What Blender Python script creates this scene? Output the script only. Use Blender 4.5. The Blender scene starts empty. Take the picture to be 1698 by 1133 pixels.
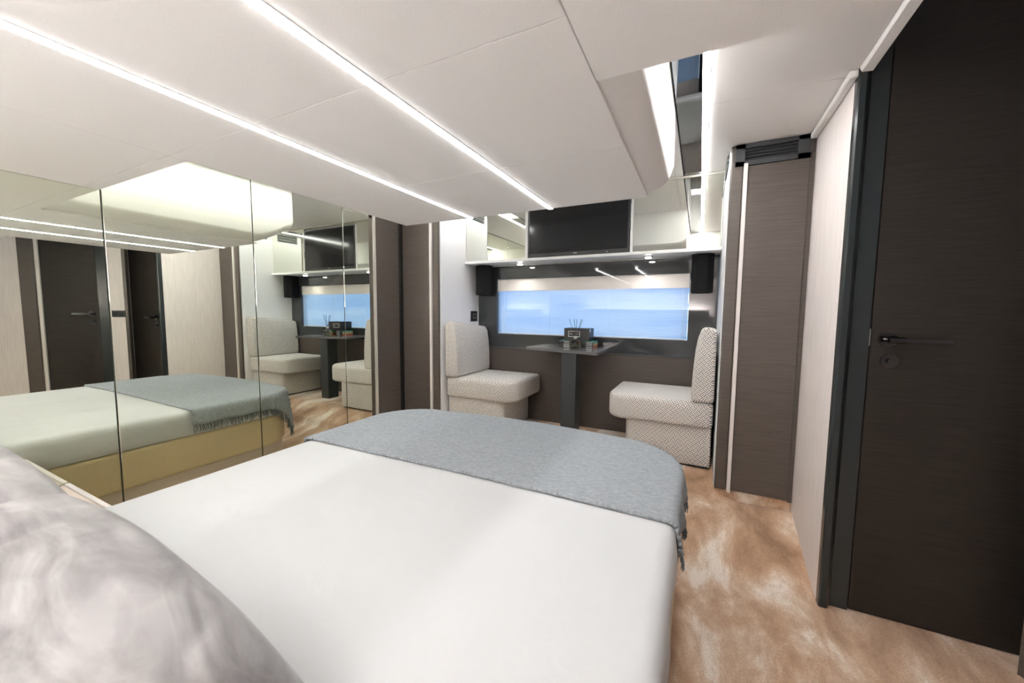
import bpy, bmesh, math, random
from mathutils import Vector, Matrix, noise
random.seed(4)
S = bpy.context.scene
COL = S.collection
PI = math.pi

# ------------------------------------------------------------------ camera
FPX = 628.0; YAW, PITCH, ROLL = 0.459, 0.0794, 0.00845
cam = bpy.data.cameras.new('camera'); co = bpy.data.objects.new('camera', cam); COL.objects.link(co)
cam.sensor_fit = 'HORIZONTAL'; cam.sensor_width = 36.0; cam.lens = FPX * 36.0 / 1698.0
cam.clip_start = 0.02; cam.clip_end = 100
cy, sy = math.cos(YAW), math.sin(YAW); cp, sp = math.cos(PITCH), math.sin(PITCH); cr, sr = math.cos(ROLL), math.sin(ROLL)
fwd = Vector((-sy * cp, cy * cp, -sp)); rt = Vector((cy, sy, 0)); up = rt.cross(fwd)
r2 = rt * cr + up * sr; u2 = up * cr - rt * sr
M = Matrix((r2, u2, -fwd)).transposed().to_4x4(); M.translation = (0, 0, 1.15)
co.matrix_world = M
cam.dof.use_dof = True; cam.dof.focus_distance = 2.4; cam.dof.aperture_fstop = 4.0
S.camera = co

# ------------------------------------------------------------------ world and exposure
LED = 15.0            # strength of the light strips in the dropped ceiling
LED_HIGH = 49.0       # strength of the strips in the high ceiling
FILL_HEAD = 50.0       # strength of the added, unseen fill light behind the camera
W = bpy.data.worlds.new('world'); S.world = W; W.use_nodes = True
nt = W.node_tree; nt.nodes.clear()
wo = nt.nodes.new('ShaderNodeOutputWorld'); bg = nt.nodes.new('ShaderNodeBackground'); nt.links.new(bg.outputs[0], wo.inputs[0])
tc = nt.nodes.new('ShaderNodeTexCoord'); mp = nt.nodes.new('ShaderNodeMapping'); mp.inputs['Scale'].default_value = (2.4, 2.4, 22)
nz = nt.nodes.new('ShaderNodeTexNoise'); nz.inputs['Scale'].default_value = 1.6; nz.inputs['Detail'].default_value = 3
rp = nt.nodes.new('ShaderNodeValToRGB')
rp.color_ramp.elements[0].position = 0.36; rp.color_ramp.elements[0].color = (0.08, 0.32, 0.88, 1)
rp.color_ramp.elements[1].position = 0.62; rp.color_ramp.elements[1].color = (0.72, 0.88, 1.0, 1)
nt.links.new(tc.outputs['Generated'], mp.inputs[0]); nt.links.new(mp.outputs[0], nz.inputs['Vector'])
nt.links.new(nz.outputs[0], rp.inputs[0]); nt.links.new(rp.outputs[0], bg.inputs[0]); bg.inputs[1].default_value = .8
vs = S.view_settings; vs.view_transform = 'Standard'; vs.look = 'None'; vs.gamma = 1.0; vs.use_curve_mapping = False
vs.exposure = 1.14

# ------------------------------------------------------------------ layout constants (metres)
XC = -0.831                       # axis of the symmetrical cabin
def sx(side, d): return XC + side * d
WR, WL = 0.468, -2.13
CZ = 2.015                        # main ceiling
LZ = 1.61                         # dropped ceiling over the bed
YD = 1.828                        # door wall
YC = 2.33                         # column fronts
YW = 2.90                         # window wall
FZ = 0.24                         # raised floor by the window

# ------------------------------------------------------------------ materials
def mat(name, col, rough=0.5, metal=0.0, spec=0.5, **k):
    m = bpy.data.materials.new(name); m.use_nodes = True
    b = m.node_tree.nodes['Principled BSDF']
    b.inputs['Base Color'].default_value = (*col, 1); b.inputs['Roughness'].default_value = rough
    b.inputs['Metallic'].default_value = metal; b.inputs['Specular IOR Level'].default_value = spec
    for kk, v in k.items(): b.inputs[kk].default_value = v
    return m
def N(m, t, **k):
    n = m.node_tree.nodes.new(t)
    for a, v in k.items():
        if a in n.inputs: n.inputs[a].default_value = v
        else: setattr(n, a, v)
    return n
def Lk(m, a, b): m.node_tree.links.new(a, b)
def noisy(m, c1, c2, scale=(1, 1, 1), nscale=10, detail=4, lo=.35, hi=.65, bump=0.0, bdist=0.002, coord='Object', rough=.5, distort=0.0):
    b = m.node_tree.nodes['Principled BSDF']
    t = N(m, 'ShaderNodeTexCoord'); mp = N(m, 'ShaderNodeMapping'); mp.inputs['Scale'].default_value = scale
    n = N(m, 'ShaderNodeTexNoise'); n.inputs['Scale'].default_value = nscale; n.inputs['Detail'].default_value = detail
    n.inputs['Roughness'].default_value = rough; n.inputs['Distortion'].default_value = distort
    r = N(m, 'ShaderNodeValToRGB'); r.color_ramp.elements[0].position = lo; r.color_ramp.elements[1].position = hi
    r.color_ramp.elements[0].color = (*c1, 1); r.color_ramp.elements[1].color = (*c2, 1)
    Lk(m, t.outputs[coord], mp.inputs[0]); Lk(m, mp.outputs[0], n.inputs['Vector']); Lk(m, n.outputs[0], r.inputs[0]); Lk(m, r.outputs[0], b.inputs['Base Color'])
    if bump:
        bp = N(m, 'ShaderNodeBump'); bp.inputs['Strength'].default_value = bump; bp.inputs['Distance'].default_value = bdist
        Lk(m, n.outputs[0], bp.inputs['Height']); Lk(m, bp.outputs[0], b.inputs['Normal'])
    return n, r, b
def wood(name, c1, c2, rough=.38, axis='H'):
    m = mat(name, c1, rough)
    sc = (1.3, 1.3, 42) if axis == 'H' else (42, 1.3, 1.3)
    n, r, b = noisy(m, c1, c2, sc, 5, 7, .3, .72, .25, .0006, rough=.65)
    return m
M_ceil = mat('ceiling_cloth', (.78, .745, .71), .75); noisy(M_ceil, (.86, .84, .82), (.90, .88, .86), (1, 1, 1), 300, 2, bump=.06, bdist=.0005)
M_wall = mat('wall_covering', (.72, .65, .62), .6); noisy(M_wall, (.73, .665, .64), (.82, .755, .725), (60, 60, 2.2), 3, 3, bump=.12, bdist=.0006)
M_white = mat('white_lacquer', (.74, .74, .73), .32)
M_niche = mat('niche_white', (.88, .88, .89), .5)
M_wood = wood('brown_wood', (.062, .050, .042), (.108, .088, .076))
M_door = wood('dark_wood', (.014, .011, .009), (.034, .027, .022), .5)
M_door.node_tree.nodes['Principled BSDF'].inputs['Specular IOR Level'].default_value = .3
M_under = wood('brown_wood_panel', (.055, .044, .037), (.088, .070, .060), .5)
M_under.node_tree.nodes['Principled BSDF'].inputs['Specular IOR Level'].default_value = .3
M_jamb = mat('dark_jamb', (.022, .028, .030), .22)
M_gap = mat('dark_gap', (.015, .015, .014), .6)
M_strip = mat('pale_strip', (.72, .68, .65), .35)
M_alu = mat('aluminium', (.55, .55, .53), .3, 1.0)
M_frameC = mat('champagne_frame', (.60, .57, .50), .35, .3)
M_mirror = mat('mirror_silver', (.84, .87, .765), .0, 1.0)
M_mirrorC = mat('cabinet_mirror', (.86, .87, .80), .0, 1.0)
M_edge = mat('mirror_edge', (.08, .10, .08), .3)
M_gloss = mat('dark_gloss_glass', (.030, .033, .035), .04, 0, .8)
M_gloss2 = mat('dark_mirror_glass', (.13, .135, .145), .02, 1.0)
M_black = mat('black_plastic', (.012, .012, .013), .4)
M_speaker = mat('speaker_black', (.006, .006, .007), .75, 0, .2)
M_screen = mat('tv_screen', (.006, .006, .007), .12)
M_tvf = mat('tv_frame', (.03, .03, .034), .3)
M_grille = mat('charcoal_grille', (.045, .048, .052), .4)
M_handle = mat('polished_black_chrome', (.10, .10, .105), .12, 1.0)
M_chrome = mat('chrome', (.7, .7, .7), .1, 1.0)
M_table = mat('grey_table_top', (.13, .13, .135), .16)
M_ped = mat('anthracite_metal', (.055, .062, .066), .38, .3)
M_leather = mat('tan_leather', (.33, .265, .145), .5); noisy(M_leather, (.58, .47, .29), (.63, .51, .32), (1, 1, 1), 250, 3, bump=.15, bdist=.0006)
M_plinth = wood('pale_plinth_wood', (.52, .44, .38), (.64, .55, .48), .5)
M_sheet = mat('white_sheet', (.555, .562, .568), .85); M_sheet.node_tree.nodes['Principled BSDF'].inputs['Sheen Weight'].default_value = .1
def creased(m):
    b = m.node_tree.nodes['Principled BSDF']; t = N(m, 'ShaderNodeTexCoord')
    n1 = N(m, 'ShaderNodeTexNoise'); n1.inputs['Scale'].default_value = 3.2; n1.inputs['Detail'].default_value = 5; n1.inputs['Distortion'].default_value = .8
    bp = N(m, 'ShaderNodeBump'); bp.inputs['Strength'].default_value = .55; bp.inputs['Distance'].default_value = .014
    Lk(m, t.outputs['Object'], n1.inputs['Vector']); Lk(m, n1.outputs[0], bp.inputs['Height']); Lk(m, bp.outputs[0], b.inputs['Normal'])
creased(M_sheet)
def ridges(m, sc, dist):
    b = m.node_tree.nodes['Principled BSDF']; prev = b.inputs['Normal'].links[0].from_socket
    t = N(m, 'ShaderNodeTexCoord'); mp = N(m, 'ShaderNodeMapping'); mp.inputs['Scale'].default_value = (1, .45, 1); mp.inputs['Rotation'].default_value = (.3, .2, .7)
    n = N(m, 'ShaderNodeTexNoise', noise_type='RIDGED_MULTIFRACTAL'); n.inputs['Scale'].default_value = sc; n.inputs['Detail'].default_value = 2
    bp = N(m, 'ShaderNodeBump'); bp.inputs['Strength'].default_value = .5; bp.inputs['Distance'].default_value = dist
    Lk(m, t.outputs['Object'], mp.inputs[0]); Lk(m, mp.outputs[0], n.inputs['Vector']); Lk(m, n.outputs[0], bp.inputs['Height']); Lk(m, prev, bp.inputs['Normal']); Lk(m, bp.outputs[0], b.inputs['Normal'])
ridges(M_sheet, 3.0, .006)
M_throw = mat('grey_knit', (.32, .35, .375), .95); noisy(M_throw, (.20, .225, .245), (.45, .48, .505), (60, 170, 60), 1.0, 6, .3, .7, .9, .004, rough=.85)
M_fringe = mat('grey_fringe', (.16, .185, .195), .95)
M_blue = mat('strip_glow', (1, 1, 1))
def emi(name, col, s):
    m = bpy.data.materials.new(name); m.use_nodes = True; n = m.node_tree; n.nodes.clear()
    o = n.nodes.new('ShaderNodeOutputMaterial'); e = n.nodes.new('ShaderNodeEmission'); e.inputs[0].default_value = (*col, 1); e.inputs[1].default_value = s
    n.links.new(e.outputs[0], o.inputs[0]); return m
M_led = emi('led_diffuser', (.995, .99, .985), LED)
M_ledl = emi('led_diffuser_dim', (.995, .99, .985), LED_HIGH * .7)
M_ledh = emi('led_diffuser_high', (.995, .99, .985), LED_HIGH)
M_fill = emi('head_fill', (1.0, .985, .98), FILL_HEAD)
M_spot = emi('spot_lens', (1.0, .97, .92), 25)
M_slat = bpy.data.materials.new('blind_slat'); M_slat.use_nodes = True
_b = M_slat.node_tree.nodes['Principled BSDF']; _b.inputs['Base Color'].default_value = (.72, .74, .78, 1); _b.inputs['Roughness'].default_value = .5
_t = M_slat.node_tree.nodes.new('ShaderNodeBsdfTranslucent'); _t.inputs[0].default_value = (.56, .70, .82, 1)
_p = M_slat.node_tree.nodes.new('ShaderNodeBsdfTransparent'); _m2 = M_slat.node_tree.nodes.new('ShaderNodeMixShader'); _m2.inputs[0].default_value = .20   # micro-perforated slats
_m = M_slat.node_tree.nodes.new('ShaderNodeMixShader'); _m.inputs[0].default_value = .74
M_slat.node_tree.links.new(_b.outputs[0], _m.inputs[1]); M_slat.node_tree.links.new(_t.outputs[0], _m.inputs[2])
M_slat.node_tree.links.new(_m.outputs[0], _m2.inputs[1]); M_slat.node_tree.links.new(_p.outputs[0], _m2.inputs[2]); M_slat.node_tree.links.new(_m2.outputs[0], M_slat.node_tree.nodes['Material Output'].inputs[0])
M_glass = mat('clear_glass', (1, 1, 1), .0, 0, .5); _b = M_glass.node_tree.nodes['Principled BSDF']; _b.inputs['Transmission Weight'].default_value = 1; _b.inputs['IOR'].default_value = 1.45
M_pane = bpy.data.materials.new('window_pane'); M_pane.use_nodes = True; n_ = M_pane.node_tree; n_.nodes.clear()
_o = n_.nodes.new('ShaderNodeOutputMaterial'); _g = n_.nodes.new('ShaderNodeBsdfGlossy'); _g.inputs['Roughness'].default_value = .0
_tr = n_.nodes.new('ShaderNodeBsdfTransparent'); _fr = n_.nodes.new('ShaderNodeFresnel'); _fr.inputs[0].default_value = 1.5; _mx = n_.nodes.new('ShaderNodeMixShader')
_ge = n_.nodes.new('ShaderNodeNewGeometry'); _sb = n_.nodes.new('ShaderNodeMath'); _sb.operation = 'SUBTRACT'; _sb.inputs[0].default_value = 1.0
_mu = n_.nodes.new('ShaderNodeMath'); _mu.operation = 'MULTIPLY'
n_.links.new(_ge.outputs['Backfacing'], _sb.inputs[1]); n_.links.new(_sb.outputs[0], _mu.inputs[0]); n_.links.new(_fr.outputs[0], _mu.inputs[1])
n_.links.new(_mu.outputs[0], _mx.inputs[0]); n_.links.new(_tr.outputs[0], _mx.inputs[1]); n_.links.new(_g.outputs[0], _mx.inputs[2]); n_.links.new(_mx.outputs[0], _o.inputs[0])

def fabric():
    """cream upholstery woven in a basket of short double dashes, set on the diagonal (UV in metres)"""
    m = mat('woven_upholstery', (.6, .57, .53), .92); b = m.node_tree.nodes['Principled BSDF']
    uv = N(m, 'ShaderNodeUVMap'); mp = N(m, 'ShaderNodeMapping'); mp.inputs['Rotation'].default_value = (0, 0, PI / 4)
    c = 0.019; mp.inputs['Scale'].default_value = (1 / c, 1 / c, 1); Lk(m, uv.outputs[0], mp.inputs[0])
    s = N(m, 'ShaderNodeSeparateXYZ'); Lk(m, mp.outputs[0], s.inputs[0])
    def mt(op, a, b_=None):
        n = N(m, 'ShaderNodeMath', operation=op)
        for i, q in enumerate((a, b_)):
            if q is None: continue
            if isinstance(q, (int, float)): n.inputs[i].default_value = q
            else: Lk(m, q, n.inputs[i])
        return n.outputs[0]
    fx, fy = mt('FLOOR', s.outputs[0]), mt('FLOOR', s.outputs[1])
    par = mt('FLOORED_MODULO', mt('ADD', fx, fy), 2.0)
    def stripe(a, bq):  # stripes across a, ended across bq
        q = mt('ABSOLUTE', mt('SUBTRACT', mt('FRACT', mt('MULTIPLY', a, 2.0)), .5))
        e = mt('ABSOLUTE', mt('SUBTRACT', mt('FRACT', bq), .5))
        return mt('MULTIPLY', mt('LESS_THAN', q, .30), mt('LESS_THAN', e, .44))
    A, B = stripe(s.outputs[0], s.outputs[1]), stripe(s.outputs[1], s.outputs[0])
    v = mt('ADD', mt('MULTIPLY', A, par), mt('MULTIPLY', B, mt('SUBTRACT', 1.0, par)))
    nz = N(m, 'ShaderNodeTexNoise'); nz.inputs['Scale'].default_value = 60; Lk(m, uv.outputs[0], nz.inputs['Vector'])
    dk = N(m, 'ShaderNodeValToRGB'); dk.color_ramp.elements[0].color = (.10, .11, .135, 1); dk.color_ramp.elements[1].color = (.27, .225, .185, 1)
    dk.color_ramp.elements[0].position = .4; dk.color_ramp.elements[1].position = .6
    Lk(m, nz.outputs[0], dk.inputs[0])
    mx = N(m, 'ShaderNodeMix', data_type='RGBA'); Lk(m, v, mx.inputs[0]); Lk(m, dk.outputs[0], mx.inputs[6]); mx.inputs[7].default_value = (.88, .85, .80, 1)
    Lk(m, mx.outputs[2], b.inputs['Base Color'])
    bp = N(m, 'ShaderNodeBump'); bp.inputs['Strength'].default_value = .4; bp.inputs['Distance'].default_value = .001; Lk(m, v, bp.inputs['Height']); Lk(m, bp.outputs[0], b.inputs['Normal'])
    return m
M_fab = fabric()

def carpet():
    m = mat('velvet_carpet', (.4, .28, .19), .9); b = m.node_tree.nodes['Principled BSDF']
    t = N(m, 'ShaderNodeTexCoord')
    mp = N(m, 'ShaderNodeMapping'); mp.inputs['Scale'].default_value = (1.7, .8, 1); mp.inputs['Rotation'].default_value = (0, 0, .55)
    n = N(m, 'ShaderNodeTexNoise'); n.inputs['Scale'].default_value = 2.6; n.inputs['Detail'].default_value = 8; n.inputs['Distortion'].default_value = .35; n.inputs['Roughness'].default_value = .62
    r = N(m, 'ShaderNodeValToRGB'); e = r.color_ramp.elements
    e[0].position = .34; e[0].color = (.33, .19, .105, 1); e[1].position = .61; e[1].color = (.95, .84, .73, 1)
    q = e.new(.49); q.color = (.60, .39, .25, 1)
    q = e.new(.55); q.color = (.74, .55, .40, 1)
    Lk(m, t.outputs['Object'], mp.inputs[0]); Lk(m, mp.outputs[0], n.inputs['Vector']); Lk(m, n.outputs[0], r.inputs[0])
    f = N(m, 'ShaderNodeTexNoise'); f.inputs['Scale'].default_value = 160; f.inputs['Detail'].default_value = 3; Lk(m, t.outputs['Object'], f.inputs['Vector'])
    mx = N(m, 'ShaderNodeMix', data_type='RGBA', blend_type='MULTIPLY'); mx.inputs[0].default_value = 1
    rr = N(m, 'ShaderNodeValToRGB'); rr.color_ramp.elements[0].position = .3; rr.color_ramp.elements[0].color = (.78, .76, .74, 1); rr.color_ramp.elements[1].position = .62; rr.color_ramp.elements[1].color = (1, 1, 1, 1)
    Lk(m, f.outputs[0], rr.inputs[0]); Lk(m, r.outputs[0], mx.inputs[6]); Lk(m, rr.outputs[0], mx.inputs[7]); Lk(m, mx.outputs[2], b.inputs['Base Color'])
    bp = N(m, 'ShaderNodeBump'); bp.inputs['Strength'].default_value = .8; bp.inputs['Distance'].default_value = .006; Lk(m, f.outputs[0], bp.inputs['Height']); Lk(m, bp.outputs[0], b.inputs['Normal'])
    b.inputs['Sheen Weight'].default_value = .3
    return m
M_carpet = carpet()

def satin():
    m = mat('marbled_satin', (.6, .57, .56), .42); b = m.node_tree.nodes['Principled BSDF']
    t = N(m, 'ShaderNodeTexCoord'); mp = N(m, 'ShaderNodeMapping'); mp.inputs['Scale'].default_value = (1.3, 3.6, 3.2); mp.inputs['Rotation'].default_value = (0.2, .35, .5)
    n = N(m, 'ShaderNodeTexNoise'); n.inputs['Scale'].default_value = 3.4; n.inputs['Detail'].default_value = 7; n.inputs['Distortion'].default_value = 1.1; n.inputs['Roughness'].default_value = .6
    r = N(m, 'ShaderNodeValToRGB'); e = r.color_ramp.elements; e[0].position = .32; e[0].color = (.11, .10, .105, 1); e[1].position = .66; e[1].color = (.36, .347, .345, 1)
    q = e.new(.45); q.color = (.20, .188, .19, 1)
    Lk(m, t.outputs['Object'], mp.inputs[0]); Lk(m, mp.outputs[0], n.inputs['Vector']); Lk(m, n.outputs[0], r.inputs[0]); Lk(m, r.outputs[0], b.inputs['Base Color'])
    b.inputs['Sheen Weight'].default_value = .2
    return m
M_satin = satin()

# ------------------------------------------------------------------ mesh helpers (all coordinates are world coordinates)
def worldloc(o):
    v = Vector((0, 0, 0))
    while o: v += o.location; o = o.parent
    return v
def obj(name, bm, m, parent=None, smooth=False, xf=None):
    if xf is not None: bmesh.ops.transform(bm, matrix=xf, verts=bm.verts)
    me = bpy.data.meshes.new(name); 
    if parent is not None: bmesh.ops.translate(bm, vec=-worldloc(parent), verts=bm.verts)
    bm.to_mesh(me); bm.free(); me.materials.append(m)
    if smooth:
        for p in me.polygons: p.use_smooth = True
    o = bpy.data.objects.new(name, me); COL.objects.link(o); o.parent = parent
    return o
def center(o):
    """origin of a single-mesh thing moved to the middle of its base"""
    me = o.data; xs = [v.co.x for v in me.vertices]; ys = [v.co.y for v in me.vertices]; zs = [v.co.z for v in me.vertices]
    c = Vector(((min(xs) + max(xs)) / 2, (min(ys) + max(ys)) / 2, min(zs))); me.transform(Matrix.Translation(-c)); o.location = o.location + c; return o
def thing(name, loc, label, cat, group=None, kind=None):
    o = bpy.data.objects.new(name, None); COL.objects.link(o); o.location = loc; o.empty_display_size = .05
    return tag(o, label, cat, group, kind)
def tag(o, label=None, cat=None, group=None, kind=None):
    if label: o['label'] = label
    if cat: o['category'] = cat
    if group: o['group'] = group
    if kind: o['kind'] = kind
    return o
def struct(name, bm, m, label=None, **k): 
    o = obj(name, bm, m, **k); o['kind'] = 'structure'
    if label: o['label'] = label
    return o
def snode(name, loc, label=None):
    o = bpy.data.objects.new(name, None); COL.objects.link(o); o.location = loc; o['kind'] = 'structure'
    if label: o['label'] = label
    return o
def bx(*boxes, bev=0.0, seg=2):
    bm = bmesh.new()
    for (x0, x1, y0, y1, z0, z1) in boxes:
        x0, x1 = min(x0, x1), max(x0, x1); y0, y1 = min(y0, y1), max(y0, y1); z0, z1 = min(z0, z1), max(z0, z1)
        m_ = Matrix.Translation(((x0 + x1) / 2, (y0 + y1) / 2, (z0 + z1) / 2)) @ Matrix.Diagonal((x1 - x0, y1 - y0, z1 - z0, 1))
        bmesh.ops.create_cube(bm, size=1, matrix=m_)
    if bev: bmesh.ops.bevel(bm, geom=bm.edges[:], offset=bev, segments=seg, profile=.5, affect='EDGES')
    return bm
def prism(pts, a0, a1, axis='Y'):
    """closed polygon extruded along an axis; pts are the two other coordinates"""
    bm = bmesh.new()
    def P(p, a): return {'Y': (p[0], a, p[1]), 'Z': (p[0], p[1], a), 'X': (a, p[0], p[1])}[axis]
    A = [bm.verts.new(P(p, a0)) for p in pts]; B = [bm.verts.new(P(p, a1)) for p in pts]; n = len(pts)
    bm.faces.new(A); bm.faces.new(B[::-1])
    for i in range(n): bm.faces.new((A[i], B[i], B[(i + 1) % n], A[(i + 1) % n]))
    bmesh.ops.recalc_face_normals(bm, faces=bm.faces[:]); return bm
def cyl(p, q, r, seg=16, r2=None, bm=None):
    bm = bm or bmesh.new(); p, q = Vector(p), Vector(q); d = q - p
    m_ = Matrix.Translation((p + q) / 2) @ d.to_track_quat('Z', 'Y').to_matrix().to_4x4()
    bmesh.ops.create_cone(bm, cap_ends=True, segments=seg, radius1=r, radius2=r if r2 is None else r2, depth=d.length, matrix=m_); return bm
def lathe(prof, c, seg=24, axis=None):
    bm = bmesh.new(); rings = []
    for r, z in prof: rings.append([bm.verts.new((c[0] + r * math.cos(2 * PI * i / seg), c[1] + r * math.sin(2 * PI * i / seg), c[2] + z)) for i in range(seg)])
    for a, b in zip(rings, rings[1:]):
        for i in range(seg): bm.faces.new((a[i], a[(i + 1) % seg], b[(i + 1) % seg], b[i]))
    bm.faces.new(rings[0][::-1]); bm.faces.new(rings[-1]); return bm
def box_uv(o, sgn=1):
    me = o.data; uvl = me.uv_layers.new(name='UVMap')
    for p in me.polygons:
        n = p.normal
        for li in p.loop_indices:
            c = me.vertices[me.loops[li].vertex_index].co
            if abs(n.z) > .75: uvl.data[li].uv = (c.x, c.y)
            else: uvl.data[li].uv = (c.x - sgn * c.y, c.z)
def smoothstep(a, b, x):
    t = max(0, min(1, (x - a) / (b - a))); return t * t * (3 - 2 * t)

# ------------------------------------------------------------------ floor: carpet that ramps up to the raised seating
def floor_z(x, y):
    yf = 2.225 + max(0, abs(x - XC) - .73) * .41
    yf = min(yf, 2.435)
    r = .122 * (smoothstep(1.80, 2.42, y) * .6 + .4 * max(0, min(1, (y - 1.86) / (2.42 - 1.86))))
    r = .122 * max(0, min(1, r / .122 * 1.12))
    rest = FZ - .122 - .045
    return min(FZ, r + .045 * smoothstep(yf, yf + .03, y) + rest * smoothstep(yf + .0, 2.47, y) + (.122 - r) * smoothstep(yf, 2.47, y))
bm = bmesh.new(); xs = [-2.3 + i * .06 for i in range(72)]; ys = [-.7 + j * .08 for j in range(32)] + [1.78 + j * .0125 for j in range(60)] + [2.53, 2.7, 2.95, 3.05]
g = [[bm.verts.new((x, y, floor_z(x, y))) for x in xs] for y in ys]
for j in range(len(ys) - 1):
    for i in range(len(xs) - 1): bm.faces.new((g[j][i], g[j][i + 1], g[j + 1][i + 1], g[j + 1][i]))
floor = struct('floor', bm, M_carpet, 'tan velvet carpet with pale brushed patches, ramping up to the seats', smooth=True)

# ------------------------------------------------------------------ outer walls
struct('wall_left', bx((WL - .12, WL - .015, -.75, 3.1, 0, 2.4)), M_wood)
struct('wall_near', bx((WL - .1, 2.2, -.75, -.62, 0, 2.4)), M_wall)
struct('wall_right', bx((WR, WR + .05, 1.836, 2.36, 0, CZ + .3), (WR, WR + .05, 2.36, 3.1, 0, CZ + .3)), M_wall, 'pale striped wallpaper wall beside the dark door')
# ceiling proper: panels each side of the gloss strip, with a cross seam
ceil = snode('ceiling', (XC, 1.9, CZ), 'cream ceiling of flat panels beside the dropped bed ceiling')
cb = .004
def cpanel(x0, x1, y0, y1, z=CZ, th=.012, par=None):
    return obj('ceiling_panel', bx((x0 + cb / 4, x1 - cb / 4, y0 + cb / 4, y1 - cb / 4, z, z + th), bev=.0012, seg=1), M_ceil, par)
for s in (1, -1):
    for y0, y1 in ((.55, 1.845), (1.845, YW + .02)):
        cpanel(*sorted((sx(s, .828), sx(s, 1.299))), y0, y1, par=ceil)
    cpanel(*sorted((sx(s, .655), sx(s, .700))), 1.0, YW, par=ceil)
    obj('ceiling_glass_strip', bx((sx(s, .706), sx(s, .803), .56, 2.70, CZ - .001, CZ + .01)), M_gloss2, ceil)
obj('ceiling_panel', bx((sx(-1, .655), sx(1, .655), 1.7, YW + .02, CZ, CZ + .012)), M_ceil, ceil)
obj('ceiling_core', bx((WL - .1, WR + .05, -.7, 3.1, CZ + .013, CZ + .06)), M_gap, ceil)
def led(x0, x1, y0, y1, z, label, group, m=None):
    t = thing('led_strip_light', ((x0 + x1) / 2, (y0 + y1) / 2, z), label, 'light', group)
    obj('diffuser', bx((x0 + .001, x1 - .001, y0, y1, z - .0037, z + .004)), m or M_led, t)
    obj('channel', bx((x0 - .0015, x0, y0, y1, z - .002, z + .006), (x1, x1 + .0015, y0, y1, z - .002, z + .006)), M_white, t)
LG = 'recessed light strips in the ceilings'
led(sx(1, .804), sx(1, .826), .58, 2.697, CZ, 'white light strip in the high ceiling beside the dark mirrored band', LG, M_ledh)
led(sx(-1, .826), sx(-1, .804), .58, 2.697, CZ, 'white light strip in the high ceiling over the mirror wall gap', LG, M_ledl)

# dropped ceiling over the bed
low = snode('ceiling_dropped', (XC, .6, LZ), 'low cream ceiling over the bed with two light strips')
XA, XB = XC - .625, XC + .625
L1, L2 = (-1.044, -1.024), (-.627, -.607)
def lowpanels(xr, yr):
    for x0, x1 in xr:
        obj('ceiling_panel', bx((x0 + .0008, x1 - .0008, yr[0] + .0008, yr[1] - .0008, LZ, LZ + .010), bev=.0008, seg=1), M_ceil, low)
for yr in ((-.65, .60), (.60, 1.115), (1.115, 1.632)):
    lowpanels([(XA, L1[0]), (L1[1], L2[0]), (L2[1], XB)], yr)
lowpanels([(WL + .003, XA)], (-.65, .600)); lowpanels([(WL + .003, XA - .0)], (.600, .648))
lowpanels([(XB, .508)], (-.65, .788))
obj('ceiling_core', bx((WL, .506, -.66, .600, LZ + .009, CZ + .02), (WL, XA + .02, .59, .645, LZ + .009, CZ + .02), (XB - .02, .506, .59, .785, LZ + .009, CZ + .02)), M_ceil, low)
# projecting body with rounded long edges and an upswept far end
def body():
    bm = bmesh.new(); rings = []; hw, R = .702, .085
    def prof(zb):
        pts = [(-hw + .004, CZ + .004)]; 
        for i in range(9):
            a = PI + (PI / 2) * i / 8
            pts.append((-hw + R + R * math.cos(a), zb + R * .62 + R * .62 * math.sin(a)))
        pts += [(-p[0], p[1]) for p in pts[::-1]]
        return pts
    st = [(.62, LZ + .010), (1.1, LZ + .010), (1.600, LZ + .010)]
    for i in range(1, 9):
        t = i / 8; st.append((1.600 + .245 * t, LZ + .010 + .125 * t ** 1.25))
    for y, zb in st: rings.append([bm.verts.new((XC + p[0], y, p[1])) for p in prof(zb)])
    for a, b in zip(rings, rings[1:]):
        for i in range(len(a) - 1): bm.faces.new((a[i], b[i], b[i + 1], a[i + 1]))
    bm.faces.new(rings[-1]); bmesh.ops.recalc_face_normals(bm, faces=bm.faces[:]); return bm
o = obj('ceiling_body', body(), M_ceil, low, smooth=True)
o.data.polygons[-1].use_smooth = False
led(*L1, -.5, 1.629, LZ, 'long light strip in the low ceiling over the bed, nearer the mirrors', LG)
led(*L2, -.5, 1.629, LZ, 'long light strip in the low ceiling over the bed, farther from the mirrors', LG)

# trim at the top of the right wall and the header beam beside the door
struct('trim_1', bx((.440, .4675, 1.80, 2.33, CZ - .028, CZ - .001), bev=.006), M_ceil, 'narrow cream trim along the top of the right wall')
struct('trim_2', prism([(.468, 2.30), (.468, 2.012), (.474, 2.0), (.504, 1.997), (.508, 2.005), (.508, 2.30)], .78, 1.80, 'Y'), M_ceil, 'cream header beam above the door')

# ------------------------------------------------------------------ mirror wall
mw = thing('wall_mirror', (WL, .75, .10), 'tall mirrors covering the left wall beside the bed', 'mirror')
MT = math.tan(0.0)
for a, b in ((-.60, -.478), (-.478, .087), (.087, .652), (.652, 1.2165), (1.2165, 1.781), (1.781, 2.035)):
    obj('mirror_panel', bx((WL - .006, WL, a + .0022, b - .0022, .10, CZ - .004), bev=.0012, seg=1), M_mirror, mw)
obj('backing', bx((WL - .013, WL - .007, -.61, 2.036, .09, CZ - .002)), M_edge, mw)
obj('edge_post', bx((WL - .012, WL + .006, 2.037, 2.060, .02, CZ - .003), bev=.002), M_frameC, mw)
struct('baseboard_left', bx((WL - .014, WL - .001, -.61, 2.036, 0, .097)), M_plinth)

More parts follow.
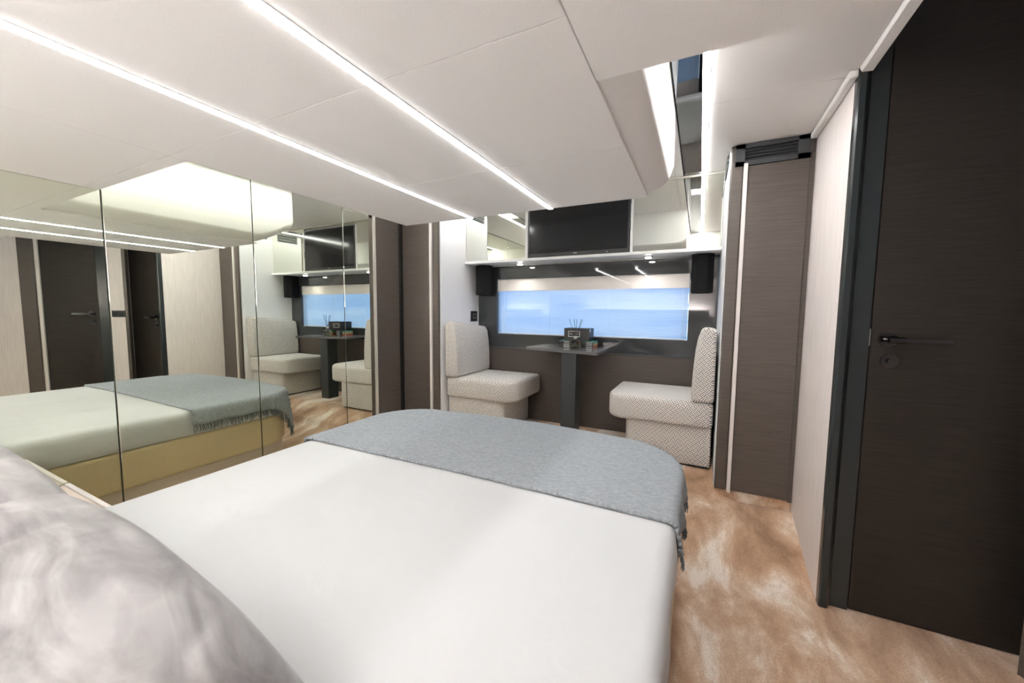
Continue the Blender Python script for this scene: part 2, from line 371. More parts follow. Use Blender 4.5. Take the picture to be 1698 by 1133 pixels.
# brown panel beyond the mirrors, dark corner gap
pc = thing('wall_cladding', (WL, 2.17, .1), 'brown wood wall panel between the mirrors and the left column', 'panel')
obj('panel', bx((WL - .012, WL, 2.062, 2.298, .10, CZ - .002), bev=.001, seg=1), M_wood, pc)
obj('corner_gap', bx((WL - .012, WL - .006, 2.298, 2.345, .10, CZ - .002)), M_gap, pc)

# ------------------------------------------------------------------ columns (wardrobes) each side of the window seats
def grille(par, x0, x1, y, z0, z1, n=4):
    f = obj('vent_grille', bx((x0, x1, y - .004, y + .01, z1 - .020, z1), (x0, x1, y - .004, y + .01, z0, z0 + .022), (x0, x0 + .042, y - .004, y + .01, z0, z1), (x1 - .050, x1, y - .004, y + .01, z0, z1)), M_grille, par)
    obj('vent_void', bx((x0 + .01, x1 - .01, y + .018, y + .022, z0 + .01, z1 - .01)), M_black, f)
    h = (z1 - .020) - (z0 + .022)
    for i in range(n):
        zc = z0 + .022 + h * (i + .5) / n
        b_ = bx((x0 + .04, x1 - .045, -.0015, .0015, -.008, .008)); 
        bmesh.ops.transform(b_, matrix=Matrix.Translation((0, y + .006, zc)) @ Matrix.Rotation(-.6, 4, 'X'), verts=b_.verts)
        obj('vent_slat', b_, M_grille, f)
    return f
for s in (1, -1):
    nm = 'right' if s == 1 else 'left'
    lab = ('tall brown wood wardrobe column right of the window seats, vent on top' if s == 1 else 'tall brown wood wardrobe column between the mirrors and the left seat')
    t = thing('wardrobe_column', (sx(s, 1.12), 2.6, .18), lab, 'wardrobe', 'wood columns flanking the seats')
    obj('carcass', bx((sx(s, .938), sx(s, 1.2985), 2.352, YW, .18, CZ - .001)), M_white, t)
    ft = bx((sx(s, .942), sx(s, 1.0000), YC, 2.351, .18, CZ - .003), bev=.007, seg=3)
    obj('stile', ft, M_wood, t, smooth=False)
    obj('toe_kick', bx((sx(s, .945), sx(s, 1.296), 2.342, 2.50, .02, .179)), M_carpet, t)
    d = obj('door', bx((sx(s, 1.020), sx(s, 1.276), YC, 2.350, .182, 1.902), bev=.0015, seg=1), M_wood, t)
    obj('door_edge_strip', bx((sx(s, 1.001), sx(s, 1.0195), YC - .012, 2.349, .172, 1.915), bev=.002), M_strip, d)
    obj('edge_strip', bx((sx(s, 1.2775), sx(s, 1.2980), YC + .010, 2.351, .17, CZ - .003)), M_wood, t)
    x0, x1 = sorted((sx(s, .962), sx(s, 1.276)))
    grille(t, x0, x1, YC - .001, 1.905, CZ - .004)
    # small vent in the niche side
    x = sx(s, .9370); f = obj('side_vent', bx((x - .002 * s, x, 2.40, 2.64, 1.925, CZ - .008)), M_grille, t)
    for i in range(5):
        z = 1.935 + i * .015
        b_ = bx((-.0015, .0015, 2.415, 2.625, -.005, .005)); bmesh.ops.transform(b_, matrix=Matrix.Translation((x - .005 * s, 0, z)) @ Matrix.Rotation(.5 * s, 4, 'Y'), verts=b_.verts)
        obj('vent_slat', b_, M_alu if i % 2 else M_grille, f)
    # niche side lining
    struct('wall_niche_%s' % nm, bx((sx(s, .936), sx(s, .9375), 2.3525, YW, .24, 1.924)), M_niche)

# ------------------------------------------------------------------ window wall
HX = .755; ZB, ZV, ZT = .955, 1.322, 1.425      # half width, sill, valance bottom, head
struct('wall_back', bx((sx(-1, .936), sx(1, .936), YW + .008, YW + .06, 0, .843),
                       (sx(-1, .936), sx(1, .936), YW + .008, YW + .06, 1.53, 2.1)), M_white)
struct('wall_back_left', bx((WL - .1, sx(-1, .937), YW + .001, YW + .06, 0, 2.1)), M_white)
struct('wall_back_right', bx((sx(1, .937), WR + .05, YW + .001, YW + .06, 0, 2.1)), M_white)
up_ = thing('wainscot', (XC, YW, FZ), 'brown wood panel under the window behind the table', 'panel')
obj('panel', bx((sx(-1, .935), sx(1, .935), YW, YW + .008, .20, .832)), M_under, up_)
obj('top_trim', bx((sx(-1, .935), sx(1, .935), YW - .003, YW + .008, .834, .842)), M_ped, up_)
sr_ = thing('window_surround', (XC, YW, .843), 'glossy dark grey glass surround of the window', 'panel')
a_, b_ = sx(-1, .935), sx(1, .935); w0, w1 = XC - HX + .004, XC + HX + .004
obj('surround', bx((a_, w0, YW - .002, YW + .01, .843, 1.53), (w1, b_, YW - .002, YW + .01, .843, 1.53), (w0, w1, YW - .002, YW + .01, .843, ZB), (w0, w1, YW - .002, YW + .01, ZT, 1.53)), M_gloss, sr_)
obj('reveal', bx((w0 - .004, w0 - .0005, YW + .01, YW + .075, ZB, ZT), (w1 + .0005, w1 + .004, YW + .01, YW + .075, ZB, ZT), (w0, w1, YW + .01, YW + .075, ZB - .004, ZB - .0005), (w0, w1, YW + .01, YW + .075, ZT + .0005, ZT + .004)), M_gap, sr_)
win = snode('window_1', (XC, YW, ZB), 'wide low window with closed white slatted blind lit blue from outside')
obj('pane', bx((w0, w1, YW + .004, YW + .007, ZB, ZT)), M_pane, win)
obj('valance', bx((w0 + .001, w1 - .001, YW + .012, YW + .030, ZV, ZT - .001), bev=.002, seg=1), mat('valance_cream', (.80, .76, .72), .4), win)
bl = obj('bottom_rail', bx((w0 + .003, w1 - .003, YW + .014, YW + .026, ZB + .001, ZB + .010), bev=.002, seg=1), M_white, win)
ns = 25; base = None
for i in range(ns):
    z = ZB + .016 + (ZV - ZB - .020) * i / (ns - 1)
    if base is None:
        q = bmesh.new(); pv = []
        for k in range(4):
            t_ = k / 3; yy = .0040 - .008 * t_; zz = -.0100 + .0200 * t_; bow = .0016 * math.sin(PI * t_)
            pv.append([q.verts.new((w0 + .006, YW + .020 + yy - bow, z + zz)), q.verts.new((w1 - .006, YW + .020 + yy - bow, z + zz))])
        for k in range(3): q.faces.new((pv[k][0], pv[k][1], pv[k + 1][1], pv[k + 1][0]))
        base = obj('slat', q, M_slat, win, smooth=True); z00 = z
    else:
        c = base.copy(); COL.objects.link(c); c.parent = win; c.location = (0, 0, z - z00)
for fx in (.045, .32, .635, .975):
    obj('ladder_cord', cyl((w0 + (w1 - w0) * fx, YW + .0125, ZB + .008), (w0 + (w1 - w0) * fx, YW + .0125, ZV), .0010, 6), M_white, win)
struct('window_outer', bx((w0 - .06, w1 + .06, YW + .075, YW + .079, ZB - .05, ZT + .05)), M_pane, 'outer pane of the wide window')

# shelf, mirror cupboards, television
sh = thing('shelf', (XC, 2.8, 1.535), 'long white lacquered shelf above the window carrying the mirrored cupboards', 'shelf')
obj('board', bx((sx(-1, .935), sx(1, .935), 2.675, YW - .002, 1.535, 1.556), bev=.003), M_white, sh)
cab = thing('overhead_cupboard', (XC, 2.8, 1.557), 'mirror-fronted cupboards under the ceiling on both sides of the television', 'cupboard')
obj('carcass', bx((sx(-1, .934), sx(1, .934), 2.755, YW - .003, 1.557, CZ - .002), (sx(-1, .934), -1.215, 2.706, 2.755, 1.557, CZ - .002), (-.435, sx(1, .934), 2.706, 2.755, 1.557, CZ - .002)), M_white, cab)
obj('cupboard_frame', bx((-1.226, -1.206, 2.697, 2.7055, 1.557, CZ - .014), (-.446, -.430, 2.697, 2.7055, 1.557, CZ - .014), (-1.2055, -.4465, 2.72, 2.754, 1.985, CZ - .014), bev=.001, seg=1), M_white, cab)
obj('mirror_door', bx((sx(-1, .932), -1.228, 2.699, 2.7055, 1.559, CZ - .016), bev=.0012, seg=1), M_mirrorC, cab)
obj('mirror_door', bx((-.428, sx(1, .929), 2.699, 2.7055, 1.559, CZ - .016), bev=.0012, seg=1), M_mirrorC, cab)
obj('top_rail', bx((sx(-1, .934), sx(1, .934), 2.696, 2.7055, CZ - .013, CZ - .002)), M_frameC, cab)
obj('hinge', bx((-.4455, -.441, 2.694, 2.697, 1.88, 1.93)), M_chrome, cab); obj('hinge', bx((-.4455, -.441, 2.694, 2.697, 1.70, 1.76)), M_chrome, cab)
tv = thing('television', (-.826, 2.71, 1.557), 'black flat television standing on the white shelf between mirror cupboards', 'television')
obj('frame', bx((-1.203, -.449, 2.693, 2.735, 1.560, 1.978), bev=.003), M_tvf, tv)
obj('screen', bx((-1.188, -.464, 2.6915, 2.6935, 1.587, 1.965)), M_screen, tv)
obj('maker_badge', bx((-.841, -.815, 2.691, 2.6925, 1.5735, 1.578)), M_alu, tv)
obj('power_light', bx((-.605, -.595, 2.691, 2.6925, 1.570, 1.573)), M_alu, tv)
for x, lab in ((-1.305, 'small round downlight under the left half of the shelf'), (-.335, 'small round downlight under the right half of the shelf')):
    t = thing('downlight', (x, 2.775, 1.535), lab, 'light', 'downlights under the shelf')
    obj('bezel', lathe([(.030, 0), (.030, -.004), (.026, -.008), (.020, -.008)], (x, 2.775, 1.535)), M_chrome, t, smooth=True)
    obj('lens', lathe([(.021, -.0075), (.021, -.0115), (.018, -.014)], (x, 2.775, 1.535)), M_spot, t, smooth=True)
    ld = bpy.data.lights.new('bulb', 'SPOT'); ld.energy = 1.6; ld.spot_size = 2.2; ld.spot_blend = .8; ld.shadow_soft_size = .015; ld.color = (1, .96, .9)
    lo = bpy.data.objects.new('bulb', ld); COL.objects.link(lo); lo.parent = t; lo.location = (0, 0, -.017)
for s, lab in ((-1, 'black loudspeaker hanging under the left end of the shelf'), (1, 'black loudspeaker hanging under the right end of the shelf')):
    x0, x1 = sorted((sx(s, .768), sx(s, .900)))
    t = thing('loudspeaker', ((x0 + x1) / 2, 2.82, 1.29), lab, 'speaker', 'speakers beside the window')
    pts = [(x0 + .02, 2.895), (x1 - .02, 2.895), (x1, 2.80), (x1 - .035, 2.765), (x0 + .035, 2.765), (x0, 2.80)]
    obj('cabinet', prism(pts, 1.286, 1.5345, 'Z'), M_speaker, t)
    obj('cloth_grille', bx((x0 + .037, x1 - .037, 2.760, 2.7645, 1.300, 1.522), bev=.001, seg=1), M_speaker, t)
# socket on the left niche wall
x = sx(-1, .935); t = thing('socket', (x, 2.8, 1.05), 'black socket plate on the white wall behind the left seat', 'socket')
obj('plate', bx((x, x + .008, 2.765, 2.865, 1.062, 1.150), bev=.002, seg=1), M_black, t); obj('outlet', bx((x + .0075, x + .0100, 2.793, 2.840, 1.085, 1.128)), M_alu, t); obj('slot', bx((x + .0095, x + .011, 2.800, 2.833, 1.097, 1.118)), M_black, t)

# ------------------------------------------------------------------ window seats
def cushion(x0, x1, y0, y1, z0, z1, bev, bulge=.006, corner=None):
    bm = bmesh.new()
    m_ = Matrix.Translation(((x0 + x1) / 2, (y0 + y1) / 2, (z0 + z1) / 2)) @ Matrix.Diagonal((x1 - x0, y1 - y0, z1 - z0, 1))
    bmesh.ops.create_cube(bm, size=1, matrix=m_)
    if corner:  # big vertical rounding on one corner edge
        cx_, cy_, rr = corner
        es = [e for e in bm.edges if all(abs(v.co.x - cx_) < 1e-4 and abs(v.co.y - cy_) < 1e-4 for v in e.verts)]
        bmesh.ops.bevel(bm, geom=es, offset=rr, segments=6, profile=.5, affect='EDGES')
    es = [e for e in bm.edges if e.calc_face_angle(0) > .6 or abs(e.verts[0].co.z - e.verts[1].co.z) < 1e-5]
    es = [e for e in bm.edges if len(e.link_faces) == 2 and e.calc_face_angle(0) > .40]
    bmesh.ops.bevel(bm, geom=es, offset=bev, segments=4, profile=.5, affect='EDGES')
    return bm
def seat(s, label):
    t = thing('window_seat', (sx(s, .70), 2.64, FZ), label, 'seat', 'upholstered seats at the window table')
    Y0, Y1 = 2.385, 2.885; o_ = sx(s, .918)
    obj('plinth', bx((sx(s, .47), sx(s, .91), Y0 + .06, Y1, FZ - .01, FZ + .02)), M_gap, t)
    bb = cushion(*sorted((sx(s, .435), o_)), Y0 + .035, Y1, FZ + .012, .502, .010, corner=(sx(s, .435), Y0 + .035, .05))
    o = obj('base', bb, M_fab, t, smooth=True); box_uv(o, s)
    c = cushion(*sorted((sx(s, .325), sx(s, .922))), Y0, Y1, .486, .635, .028, corner=(sx(s, .325), Y0, .095))
    for v in c.verts:
        if v.co.z > .6:
            v.co.z += .010 * math.sin(PI * (v.co.y - Y0) / (Y1 - Y0)) * 1.0 + .004
    o = obj('seat_cushion', c, M_fab, t, smooth=True); box_uv(o, s)
    # back cushion: side profile curved on the front, thinner at the top
    prof = [(.922, .640), (.922, 1.062), (.868, 1.074), (.842, 1.060), (.828, .99), (.815, .90), (.808, .80), (.805, .70), (.808, .640)]
    bm = prism([(sx(s, a), z) for a, z in prof], Y0 - .012, Y1, 'Y')
    es = [e for e in bm.edges if e.calc_face_angle(0) > .25]
    bmesh.ops.bevel(bm, geom=es, offset=.020, segments=4, profile=.5, affect='EDGES')
    # soften the upper window-side corner
    for v in bm.verts:
        k = smoothstep(.93, 1.075, v.co.z) * smoothstep(Y1 - .16, Y1, v.co.y); v.co.z -= .055 * k * k
    o = obj('back_cushion', bm, M_fab, t, smooth=True); box_uv(o, s)
    return t
seat(-1, 'patterned cream seat left of the window table')
seat(1, 'patterned cream seat right of the window table')

# ------------------------------------------------------------------ table and the things on it
TZ = .885
tb = thing('table', (-.83, 2.64, FZ), 'dark grey table with one square leg below the window', 'table')
tp = prism([(-.590, 2.455), (-1.172, 2.600), (-1.135, 2.893), (-.600, 2.893)], TZ - .020, TZ, 'Z')
bmesh.ops.bevel(tp, geom=[e for e in tp.edges if abs(e.verts[0].co.z - e.verts[1].co.z) > .01], offset=.012, segments=3, affect='EDGES')
obj('table_top', tp, M_table, tb)
obj('pedestal', bx((-.885, -.775, 2.60, 2.72, FZ - .005, TZ - .0205), bev=.003), M_ped, tb)

SC = [((.03, .13, .12), 'green'), ((.38, .40, .20), 'yellow'), ((.45, .20, .06), 'orange'), ((.32, .07, .05), 'red')]
M_books = [mat('cover_' + n, c, .5) for c, n in SC]; M_teal = mat('cover_teal', (.05, .24, .20), .5)
for sidx, (x0, x1, sl) in enumerate(((-.952, -.860, 'left'), (-.780, -.688, 'right'))):
    for k in range(4):
        z0 = TZ + k * .0118 + .0003; kc = 3 - k; dx = random.uniform(-.0012, .0012)
        pos = ('bottom one', 'second from the bottom', 'third from the bottom', 'top one')[k]
        col = ('red', 'orange', 'yellow', 'teal')[k]
        t = thing('book', ((x0 + x1) / 2, 2.79, z0), '%s book, %s in the %s table stack' % (col, pos, sl), 'book', 'small books stacked on the table')
        mt_ = M_teal if k == 3 else M_books[kc]
        obj('cover', bx((x0 + dx, x1 + dx, 2.731, 2.862, z0, z0 + .0114), bev=.0008, seg=1), mt_, t)
        obj('spine', bx((x0 + dx + .0002, x1 + dx - .0002, 2.7285, 2.7315, z0 + .0003, z0 + .0111)), M_black, t)
        obj('spine_label', bx((x1 + dx - .052, x1 + dx - .008, 2.7278, 2.7284, z0 + .004, z0 + .0075)), M_white, t)
zb = TZ + 4 * .0118 + .0008
t = thing('gift_box', (-.82, 2.815, zb), 'black box with framed white emblem lying across the two book stacks', 'box')
obj('box_body', bx((-.918, -.724, 2.750, 2.878, zb, zb + .094), bev=.001, seg=1), M_black, t)
fx0, fx1, fz0, fz1 = -.885, -.795, zb + .030, zb + .074; yq = 2.7492
obj('emblem_frame', bx((fx0, fx1, yq - .0006, yq + .0002, fz0, fz0 + .004), (fx0, fx1, yq - .0006, yq + .0002, fz1 - .004, fz1), (fx0, fx0 + .004, yq - .0006, yq + .0002, fz0, fz1), (fx1 - .004, fx1, yq - .0006, yq + .0002, fz0, fz1)), M_white, t)
for a0, a1 in ((-.874, -.855), (-.828, -.805)): obj('emblem_line', bx((a0, a1, yq - .0006, yq + .0002, zb + .050, zb + .054)), M_strip, t)
obj('price_tag', bx((-.7245, -.7235, 2.756, 2.786, zb + .068, zb + .090)), M_white, t)
# reed diffuser
bxc, byc = -.803, 2.672
t = thing('reed_diffuser', (bxc, byc, TZ), 'clear glass reed diffuser with dark sticks in front of the black box', 'diffuser')
g_ = obj('bottle', lathe([(.036, .0003), (.039, .004), (.039, .050), (.034, .058), (.014, .062), (.012, .074), (.0135, .080)], (bxc, byc, TZ), 28), M_glass, t, smooth=True)
M_liq = mat('amber_oil', (.42, .40, .22), .05); M_liq.node_tree.nodes['Principled BSDF'].inputs['Transmission Weight'].default_value = .85
obj('oil', lathe([(.033, .006), (.0355, .008), (.0355, .030), (.034, .031)], (bxc, byc, TZ), 28), M_liq, t, smooth=True)
obj('collar', lathe([(.0142, .0625), (.0142, .088), (.010, .090)], (bxc, byc, TZ), 24), M_alu, t, smooth=True)
obj('bottle_label', bx((bxc - .016, bxc + .016, byc - .0405, byc - .0395, TZ + .024, TZ + .044)), M_black, t)
for dx, dy in ((-.052, 0), (-.018, .012), (.008, -.01), (.035, .01), (.050, -.004)):
    obj('reed', cyl((bxc - dx * .25, byc - dy * .3, TZ + .02), (bxc + dx, byc + dy, TZ + .212), .0018, 6), M_black, t)

# ------------------------------------------------------------------ bed
BX0, BX1, BY0, BY1 = -1.605, -.032, -.56, 1.850
def bed_outline(inset=0.0, r=.30, n=10, bow=.035):
    x0, x1, y0, y1 = BX0 + inset, BX1 - inset, BY0 + inset, BY1 - inset; pts = [(x0, y0)]; ye = y1 - bow
    for i in range(n + 1):
        a = PI - (PI / 2) * i / n; pts.append((x0 + r + r * math.cos(a), ye - r + r * math.sin(a)))
    m = 8
    for i in range(1, m):
        t_ = i / m; pts.append((x0 + r + (x1 - x0 - 2 * r) * t_, ye + bow * math.sin(PI * t_)))
    for i in range(n + 1):
        a = PI / 2 - (PI / 2) * i / n; pts.append((x1 - r + r * math.cos(a), ye - r + r * math.sin(a)))
    pts.append((x1, y0)); return pts
def slab(pts, z0, z1, bev):
    bm = prism(pts, z0, z1, 'Z')
    es = [e for e in bm.edges if abs(e.verts[0].co.z - e.verts[1].co.z) < 1e-5 and len(e.link_faces) == 2]
    bmesh.ops.bevel(bm, geom=es, offset=bev, segments=4, profile=.5, affect='EDGES'); return bm
bd = thing('bed', (XC, .6, 0), 'low double bed with a tan padded base facing the window', 'bed')
obj('plinth', slab(bed_outline(.020, .28), 0, .20, .004), M_plinth, bd)
obj('padded_base', slab(bed_outline(.004, .30), .195, .402, .018), M_leather, bd, smooth=False)
# mattress with fitted sheet
def mattress():
    bm = bmesh.new(); out = bed_outline(0, .29)
    cxm, cym = XC, .7
    dens = []
    for i in range(len(out)):
        a, b = Vector(out[i]), Vector(out[(i + 1) % len(out)]); L = (b - a).length; k = max(1, int(L / .045))
        for j in range(k): dens.append(a.lerp(b, j / k))
    def ring(sc, z, wr=0):
        r = []
        for p in dens:
            d = (Vector((cxm, cym)) - p).normalized(); w = wr * noise.noise(Vector((p.x * 8 + z * 20, p.y * 8 + z * 20, z * 3)))
            q = p + d * (sc + w); r.append(bm.verts.new((q.x, q.y, z)))
        return r
    rs = [ring(.008, .404), ring(-.002, .414, .010), ring(-.002, .44, .013), ring(-.001, .48, .012), ring(0, .515, .006), ring(.006, .535, .002), ring(.020, .547), ring(.045, .551)]
    for a, b in zip(rs, rs[1:]):
        n = len(a)
        for i in range(n): bm.faces.new((a[i], b[i], b[(i + 1) % n], a[(i + 1) % n]))
    bm.faces.new(rs[0]); bm.faces.new(rs[-1]); bmesh.ops.recalc_face_normals(bm, faces=bm.faces[:]); return bm
mt_ = center(obj('mattress', mattress(), M_sheet, smooth=True)); tag(mt_, 'mattress in a white fitted sheet on the tan bed base', 'mattress')

# throw blanket: sheet of cloth over the foot of the bed
THK = .008; TY0 = 1.128; ZT_ = .5535
def throw_pts():
    """returns grid of positions: u across (X), v along (Y)"""
    def base_x(y):   # half-extents of the mattress at this y
        pts = bed_outline(0, .29); 
        return pts
    out = bed_outline(-.004, .29)
    import itertools
    def halfw(y):
        ye = BY1 + .004 - .035; r = .29; x1 = BX1 + .004
        if y <= ye - r: return x1 - XC
        if y >= ye: return x1 - XC - r
        return x1 - XC - r + math.sqrt(max(0, r * r - (y - (ye - r)) ** 2))
    return halfw
hw_ = throw_pts()
def throw():
    bm = bmesh.new(); NU, NV = 96, 46; grid = []; ftop = BY1 - .006
    for j in range(NV + 1):
        v = j / NV; row = []
        s_ = v * (ftop - TY0 + .16)          # arc length along Y, last part hangs at the foot
        for i in range(NU + 1):
            u = 2 * i / NU - 1; side = 1 if u > 0 else -1
            Lx = (.775 + .115) * abs(u)                 # arc length from the axis
            y = TY0 + s_; x = side * Lx; z = ZT_
            ye = ftop - .035 + .035 * math.cos(min(1, abs(x) / .5) * PI / 2)
            r = .29; x1 = BX1 - XC; ax = abs(x)
            # distance outside the rounded outline
            qx = ax - (x1 - r); qy = y - (ye - r)
            if qx > 0 and qy > 0: dd = math.hypot(qx, qy) - r; nx, ny = qx / math.hypot(qx, qy), qy / math.hypot(qx, qy)
            elif qx > qy: dd = qx - r; nx, ny = 1, 0
            else: dd = qy - r; nx, ny = 0, 1
            dd += .012
            if dd > 0:
                e = .018
                hang = max(0, dd - .02); f = min(dd, .02)
                px = ax - nx * dd + nx * (f * .6 + .000); py = y - ny * dd + ny * (f * .75 + .006)
                flare = .10 * hang - .004 + .010 * math.sin((x * ny + y * nx) * 34 + side) * min(1, hang / .08)
                px += nx * flare; py += ny * flare
                z = ZT_ - .25 * f - hang; x = side * px; y = py
            else:
                z = ZT_ + .0015 * noise.noise(Vector((x * 5, y * 5, 2)))
            y += .006 * math.sin(x * 3.1 + 1) * (1 - v)
            row.append(bm.verts.new((XC + x, y, z)))
        grid.append(row)
    for j in range(NV):
        for i in range(NU): bm.faces.new((grid[j][i], grid[j][i + 1], grid[j + 1][i + 1], grid[j + 1][i]))
    edgeL = [grid[j][0].co.copy() for j in range(NV + 1)]; edgeR = [grid[j][NU].co.copy() for j in range(NV + 1)]; back = [grid[0][i].co.copy() for i in range(NU + 1)]
    return bm, edgeL, edgeR, back
bm, eL, eR, bk = throw()
th = thing('throw_blanket', (XC, 1.5, ZT_), 'grey knitted throw with fringed ends across the foot of the bed', 'blanket')
c = obj('cloth', bm, M_throw, th, smooth=True)
sm = c.modifiers.new('s', 'SOLIDIFY'); sm.thickness = THK; sm.offset = 1
bm = bmesh.new()
for a, b in zip(bk, bk[1:]):
    if (b - a).length > 1e-4: cyl(a + Vector((0, 0, .004)), b + Vector((0, 0, .004)), .0065, 8, bm=bm)
obj('rolled_hem', bm, M_throw, th, smooth=True)
bm = bmesh.new()
for e, sd in ((eL, -1), (eR, 1)):
    for j in range(len(e) - 1):
        for k in range(3):
            p = e[j].lerp(e[j + 1], (k + .5) / 3); q = p + Vector((sd * random.uniform(.0, .012), random.uniform(-.012, .012), -random.uniform(.030, .052)))
            m_ = p.lerp(q, .5) + Vector((sd * random.uniform(0, .005), random.uniform(-.004, .004), 0))
            cyl(p + Vector((0, 0, .004)), m_, .0022, 5, bm=bm); cyl(m_, q, .0022, 5, .0014, bm=bm)
fr = obj('fringe', bm, M_fringe, th); fr['kind'] = 'stuff'

# bedside ledge between bed and mirrors
t = thing('bedside_ledge', (-1.88, .0, 0), 'pale wood bedside unit between the bed and the mirrors, metal trim on its end', 'nightstand')
obj('top', bx((WL + .008, -1.64, -.60, .49, .463, .481), bev=.001, seg=1), M_plinth, t)
obj('end_trim', bx((WL + .008, -1.64, .4915, .506, .463, .486), bev=.002, seg=1), M_strip, t)
obj('inlay', bx((WL + .010, -1.65, .410, .425, .4805, .4825)), M_black, t)
obj('cabinet', bx((WL + .01, -1.645, -.60, .40, 0.001, .4625)), M_leather, t)

# ------------------------------------------------------------------ pillows
def pillow(name, c, w, l, h, rot, label, seed):
    bm = bmesh.new(); n = 56; top = []; bot = []
    for j in range(n + 1):
        rt_, rb_ = [], []
        for i in range(n + 1):
            u, v = 2 * i / n - 1, 2 * j / n - 1
            pin = 1 - .07 * (1 - abs(v) ** 2) * abs(u) ** 3; pin2 = 1 - .07 * (1 - abs(u) ** 2) * abs(v) ** 3
            x = u * w / 2 * pin; y = v * l / 2 * pin2
            x = u * math.sqrt(1 - .175 * v * v) * w / 2; y = v * math.sqrt(1 - .175 * u * u) * l / 2
            f = max(0, (1 - abs(u) ** 2.6)) ** .55 * max(0, (1 - abs(v) ** 2.6)) ** .55
            wv = Vector((x * 5 + seed, y * 5, 0)); k = noise.noise(wv) * .5 + noise.noise(wv * 2.3 + Vector((3, 1, 0))) * .3
            cr = (1 - abs(noise.noise(Vector((x * 9 + y * 4 + seed, y * 9 - x * 3, 2)))) * 2) ** 3 if True else 0
            z = h / 2 * f + .016 * k * min(1, f * 2) - .008 * max(0, cr) * min(1, f * 2)
            rt_.append(bm.verts.new((x, y, z + .001))); rb_.append(bm.verts.new((x, y, -h / 2 * f * .8 - .001)))
        top.append(rt_); bot.append(rb_)
    for j in range(n):
        for i in range(n):
            bm.faces.new((top[j][i], top[j][i + 1], top[j + 1][i + 1], top[j + 1][i])); bm.faces.new((bot[j][i], bot[j + 1][i], bot[j + 1][i + 1], bot[j][i + 1]))
    for k in range(n):
        bm.faces.new((top[0][k], bot[0][k], bot[0][k + 1], top[0][k + 1])); bm.faces.new((top[n][k], top[n][k + 1], bot[n][k + 1], bot[n][k]))
        bm.faces.new((top[k][0], top[k + 1][0], bot[k + 1][0], bot[k][0])); bm.faces.new((top[k][n], bot[k][n], bot[k + 1][n], top[k + 1][n]))
    from mathutils import Euler
    bmesh.ops.transform(bm, matrix=Euler(rot).to_matrix().to_4x4(), verts=bm.verts)
    o = obj(name, bm, M_satin, smooth=True); o.location = c
    return tag(o, label, 'pillow', 'marbled satin pillows')
pillow('pillow', (-.682, .048, .706), .592, .473, .238, (.194, .35, .158), 'large marbled grey satin pillow nearest, at the bottom left corner', 1.0)
pillow('pillow', (-1.22, .033, .703), .678, .501, .203, (.264, .271, .072), 'marbled grey satin pillow behind the nearest pillow, by the mirrors', 7.0)

# added uplight, unseen behind the camera, to lift the cabin's overall brightness
t = thing('fill_light', (XC, -.6, 1.10), 'long white uplight added as unseen fill over the head of the bed', 'light')
obj('fill_housing', bx((XC - .95, XC + .95, -.618, -.50, 1.10, 1.115), (XC - .95, XC + .95, -.505, -.49, 1.10, 1.19), (XC - .95, XC + .95, -.618, -.612, 1.10, 1.19)), M_white, t)
obj('fill_diffuser', bx((XC - .93, XC + .93, -.605, -.512, 1.118, 1.130)), M_fill, t)

# ------------------------------------------------------------------ door to the right, in its recess
dr = snode('door_1', (.87, YD, 0), 'dark brown grained wood door on the right with black frame')
obj('door_leaf', bx((.5655, 1.17, YD + .004, YD + .045, .004, 2.36), bev=.002, seg=1), M_door, dr)
# frame section: stepped profile, run up as a prism
fp = [(.520, YD + .05), (.520, 1.8355), (.4665, 1.8355), (.4665, 1.806), (.472, 1.800), (.490, 1.800), (.497, 1.806), (.501, 1.820), (.508, 1.826), (.561, 1.826), (.5635, 1.830), (.5635, YD + .05)]
obj('door_frame', prism(fp, 0, 2.36, 'Z'), M_jamb, dr)
obj('strike_plate', bx((.5605, .5632, 1.8235, 1.8262, 1.035, 1.098)), M_chrome, dr)
def lever(par, p, dirx, nrm, L=.150):
    """lever handle on a round rose, at p, pointing along dirx, door normal nrm"""
    p, dx, n_ = Vector(p), Vector(dirx), Vector(nrm)
    h = obj('door_handle', cyl(p, p + n_ * .010, .0265, 28), M_handle, par, smooth=False)
    bm = cyl(p + n_ * .010, p + n_ * .052, .0095, 16)
    a = p + n_ * .050; b = a + dx * L
    cyl(a - dx * .012, a + dx * .03, .0115, 16, bm=bm)
    upv = Vector((0, 0, 1))
    m_ = Matrix((dx, n_, upv)).transposed().to_4x4(); m_.translation = a + dx * (L / 2 + .01)
    q = bmesh.new(); bmesh.ops.create_cube(q, size=1, matrix=m_ @ Matrix.Diagonal((L - .02, .009, .021, 1)))
    bmesh.ops.bevel(q, geom=q.edges[:], offset=.0042, segments=3, affect='EDGES')
    obj('lever', bm, M_handle, h); obj('grip', q, M_black if False else M_handle, h)
def lockrose(par, p, nrm):
    p, n_ = Vector(p), Vector(nrm); h = obj('lock_rose', cyl(p, p + n_ * .009, .0255, 28), M_handle, par)
    obj('thumb_turn', cyl(p + n_ * .009, p + n_ * .020, .0095, 16), M_handle, h)
lever(dr, (.613, YD + .004, 1.060), (1, 0, 0), (0, -1, 0)); lockrose(dr, (.622, YD + .004, .982), (0, -1, 0))

# recess and near right wall (seen in the mirrors)
struct('wall_recess', bx((.519, 1.9, YD + .05, YD + .12, 0, 2.42)), M_gap)
struct('ceiling_recess', bx((.508, 2.0, -.66, YD + .06, 2.37, 2.42)), M_ceil)
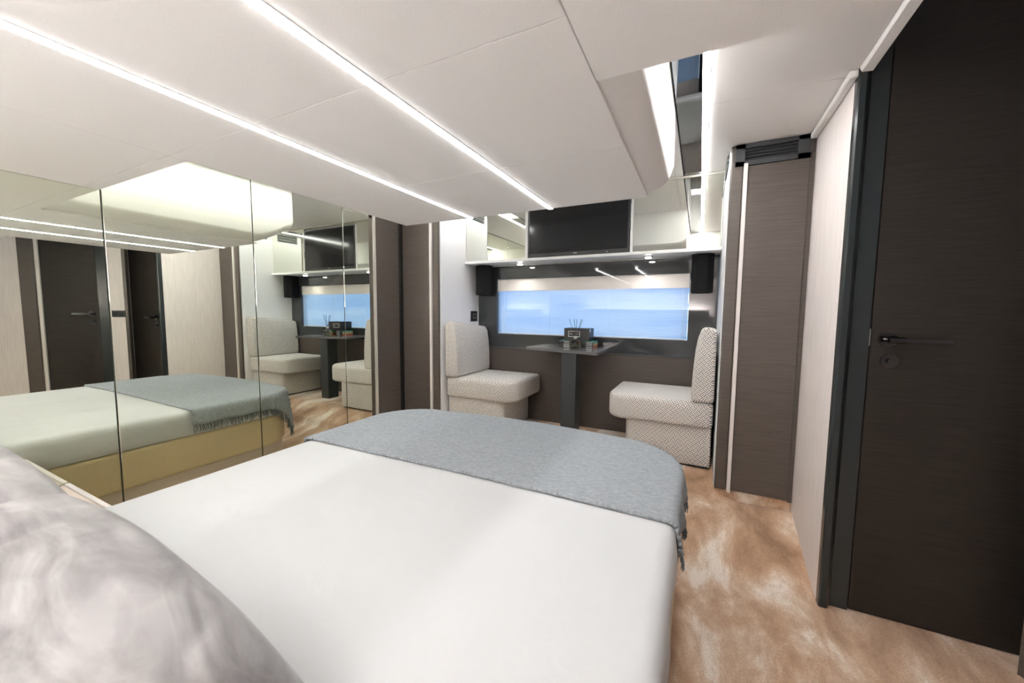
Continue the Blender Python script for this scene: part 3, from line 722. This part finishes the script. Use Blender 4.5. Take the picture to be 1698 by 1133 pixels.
# oblique wall: local frame, u runs from the corner by door_1 towards the near side, n faces the cabin
A = Vector((.968, 1.735, 0)); U = Vector((.786, -1, 0)).normalized(); NN = Vector((-U.y, U.x, 0)); NN = -NN if NN.x > 0 else NN
OM = Matrix((U, NN, Vector((0, 0, 1)))).transposed().to_4x4(); OM.translation = A
def ob(name, m, par, *boxes, bev=0.0): return obj(name, bx(*boxes, bev=bev, seg=1), m, par, xf=OM)
wn = struct('wall_right_near', bx((0, .140, -.06, 0, 0, 2.38), (.10, .9, -.06, -.03, 0, 2.38), (.71, 2.1, -.06, 0, 0, 2.38)), M_wall, xf=OM)
struct('wall_recess_side', bx((.985, 1.03, 1.735, YD + .05, 0, 2.38)) if False else bx((1.172, 1.21, 1.60, YD + .05, 0, 2.38)), M_wall)
ob('edge_strip', M_wood, dr, (-.004, .022, -.06, .003, 0, 2.36))  # brown strip over the pale wall corner, standing in for its shade
d2 = snode('door_2', tuple(OM @ Vector((.35, 0, 0))), 'dark wood door seen in the mirrors beside the light switches')
ob('door_frame', M_jamb, d2, (.135, .212, -.028, .012, 0, 2.36), bev=.003)
ob('door_leaf', M_door, d2, (.214, .600, -.028, -.004, .004, 2.36), bev=.002)
pc2 = OM @ Vector((.268, -.004, 1.09)); lever(d2, pc2, U, NN, .125); lockrose(d2, OM @ Vector((.262, -.004, 1.012)), NN)
ob('door_edge_strip', M_strip, d2, (.603, .628, -.028, .010, 0, 2.36), bev=.002)
cl = thing('wood_post', tuple(OM @ Vector((.68, 0, 0))), 'brown wood post beside the mirrored door', 'panel')
ob('post', M_wood, cl, (.631, .735, -.028, .016, 0, 2.36), bev=.006)
sw = thing('switch_panel', tuple(OM @ Vector((.07, 0, 1.06))), 'black switch and socket plate between the two doors', 'switch')
ob('plate', M_black, sw, (.018, .120, 0, .010, 1.060, 1.125), bev=.002)
ob('outlet', M_gloss, sw, (.028, .066, .0095, .012, 1.070, 1.115)); ob('rocker', M_gloss, sw, (.074, .110, .0095, .012, 1.070, 1.115))
struct('wall_far_right', bx((1.85, 1.95, -.75, 1.95, 0, 2.42)), M_wall)
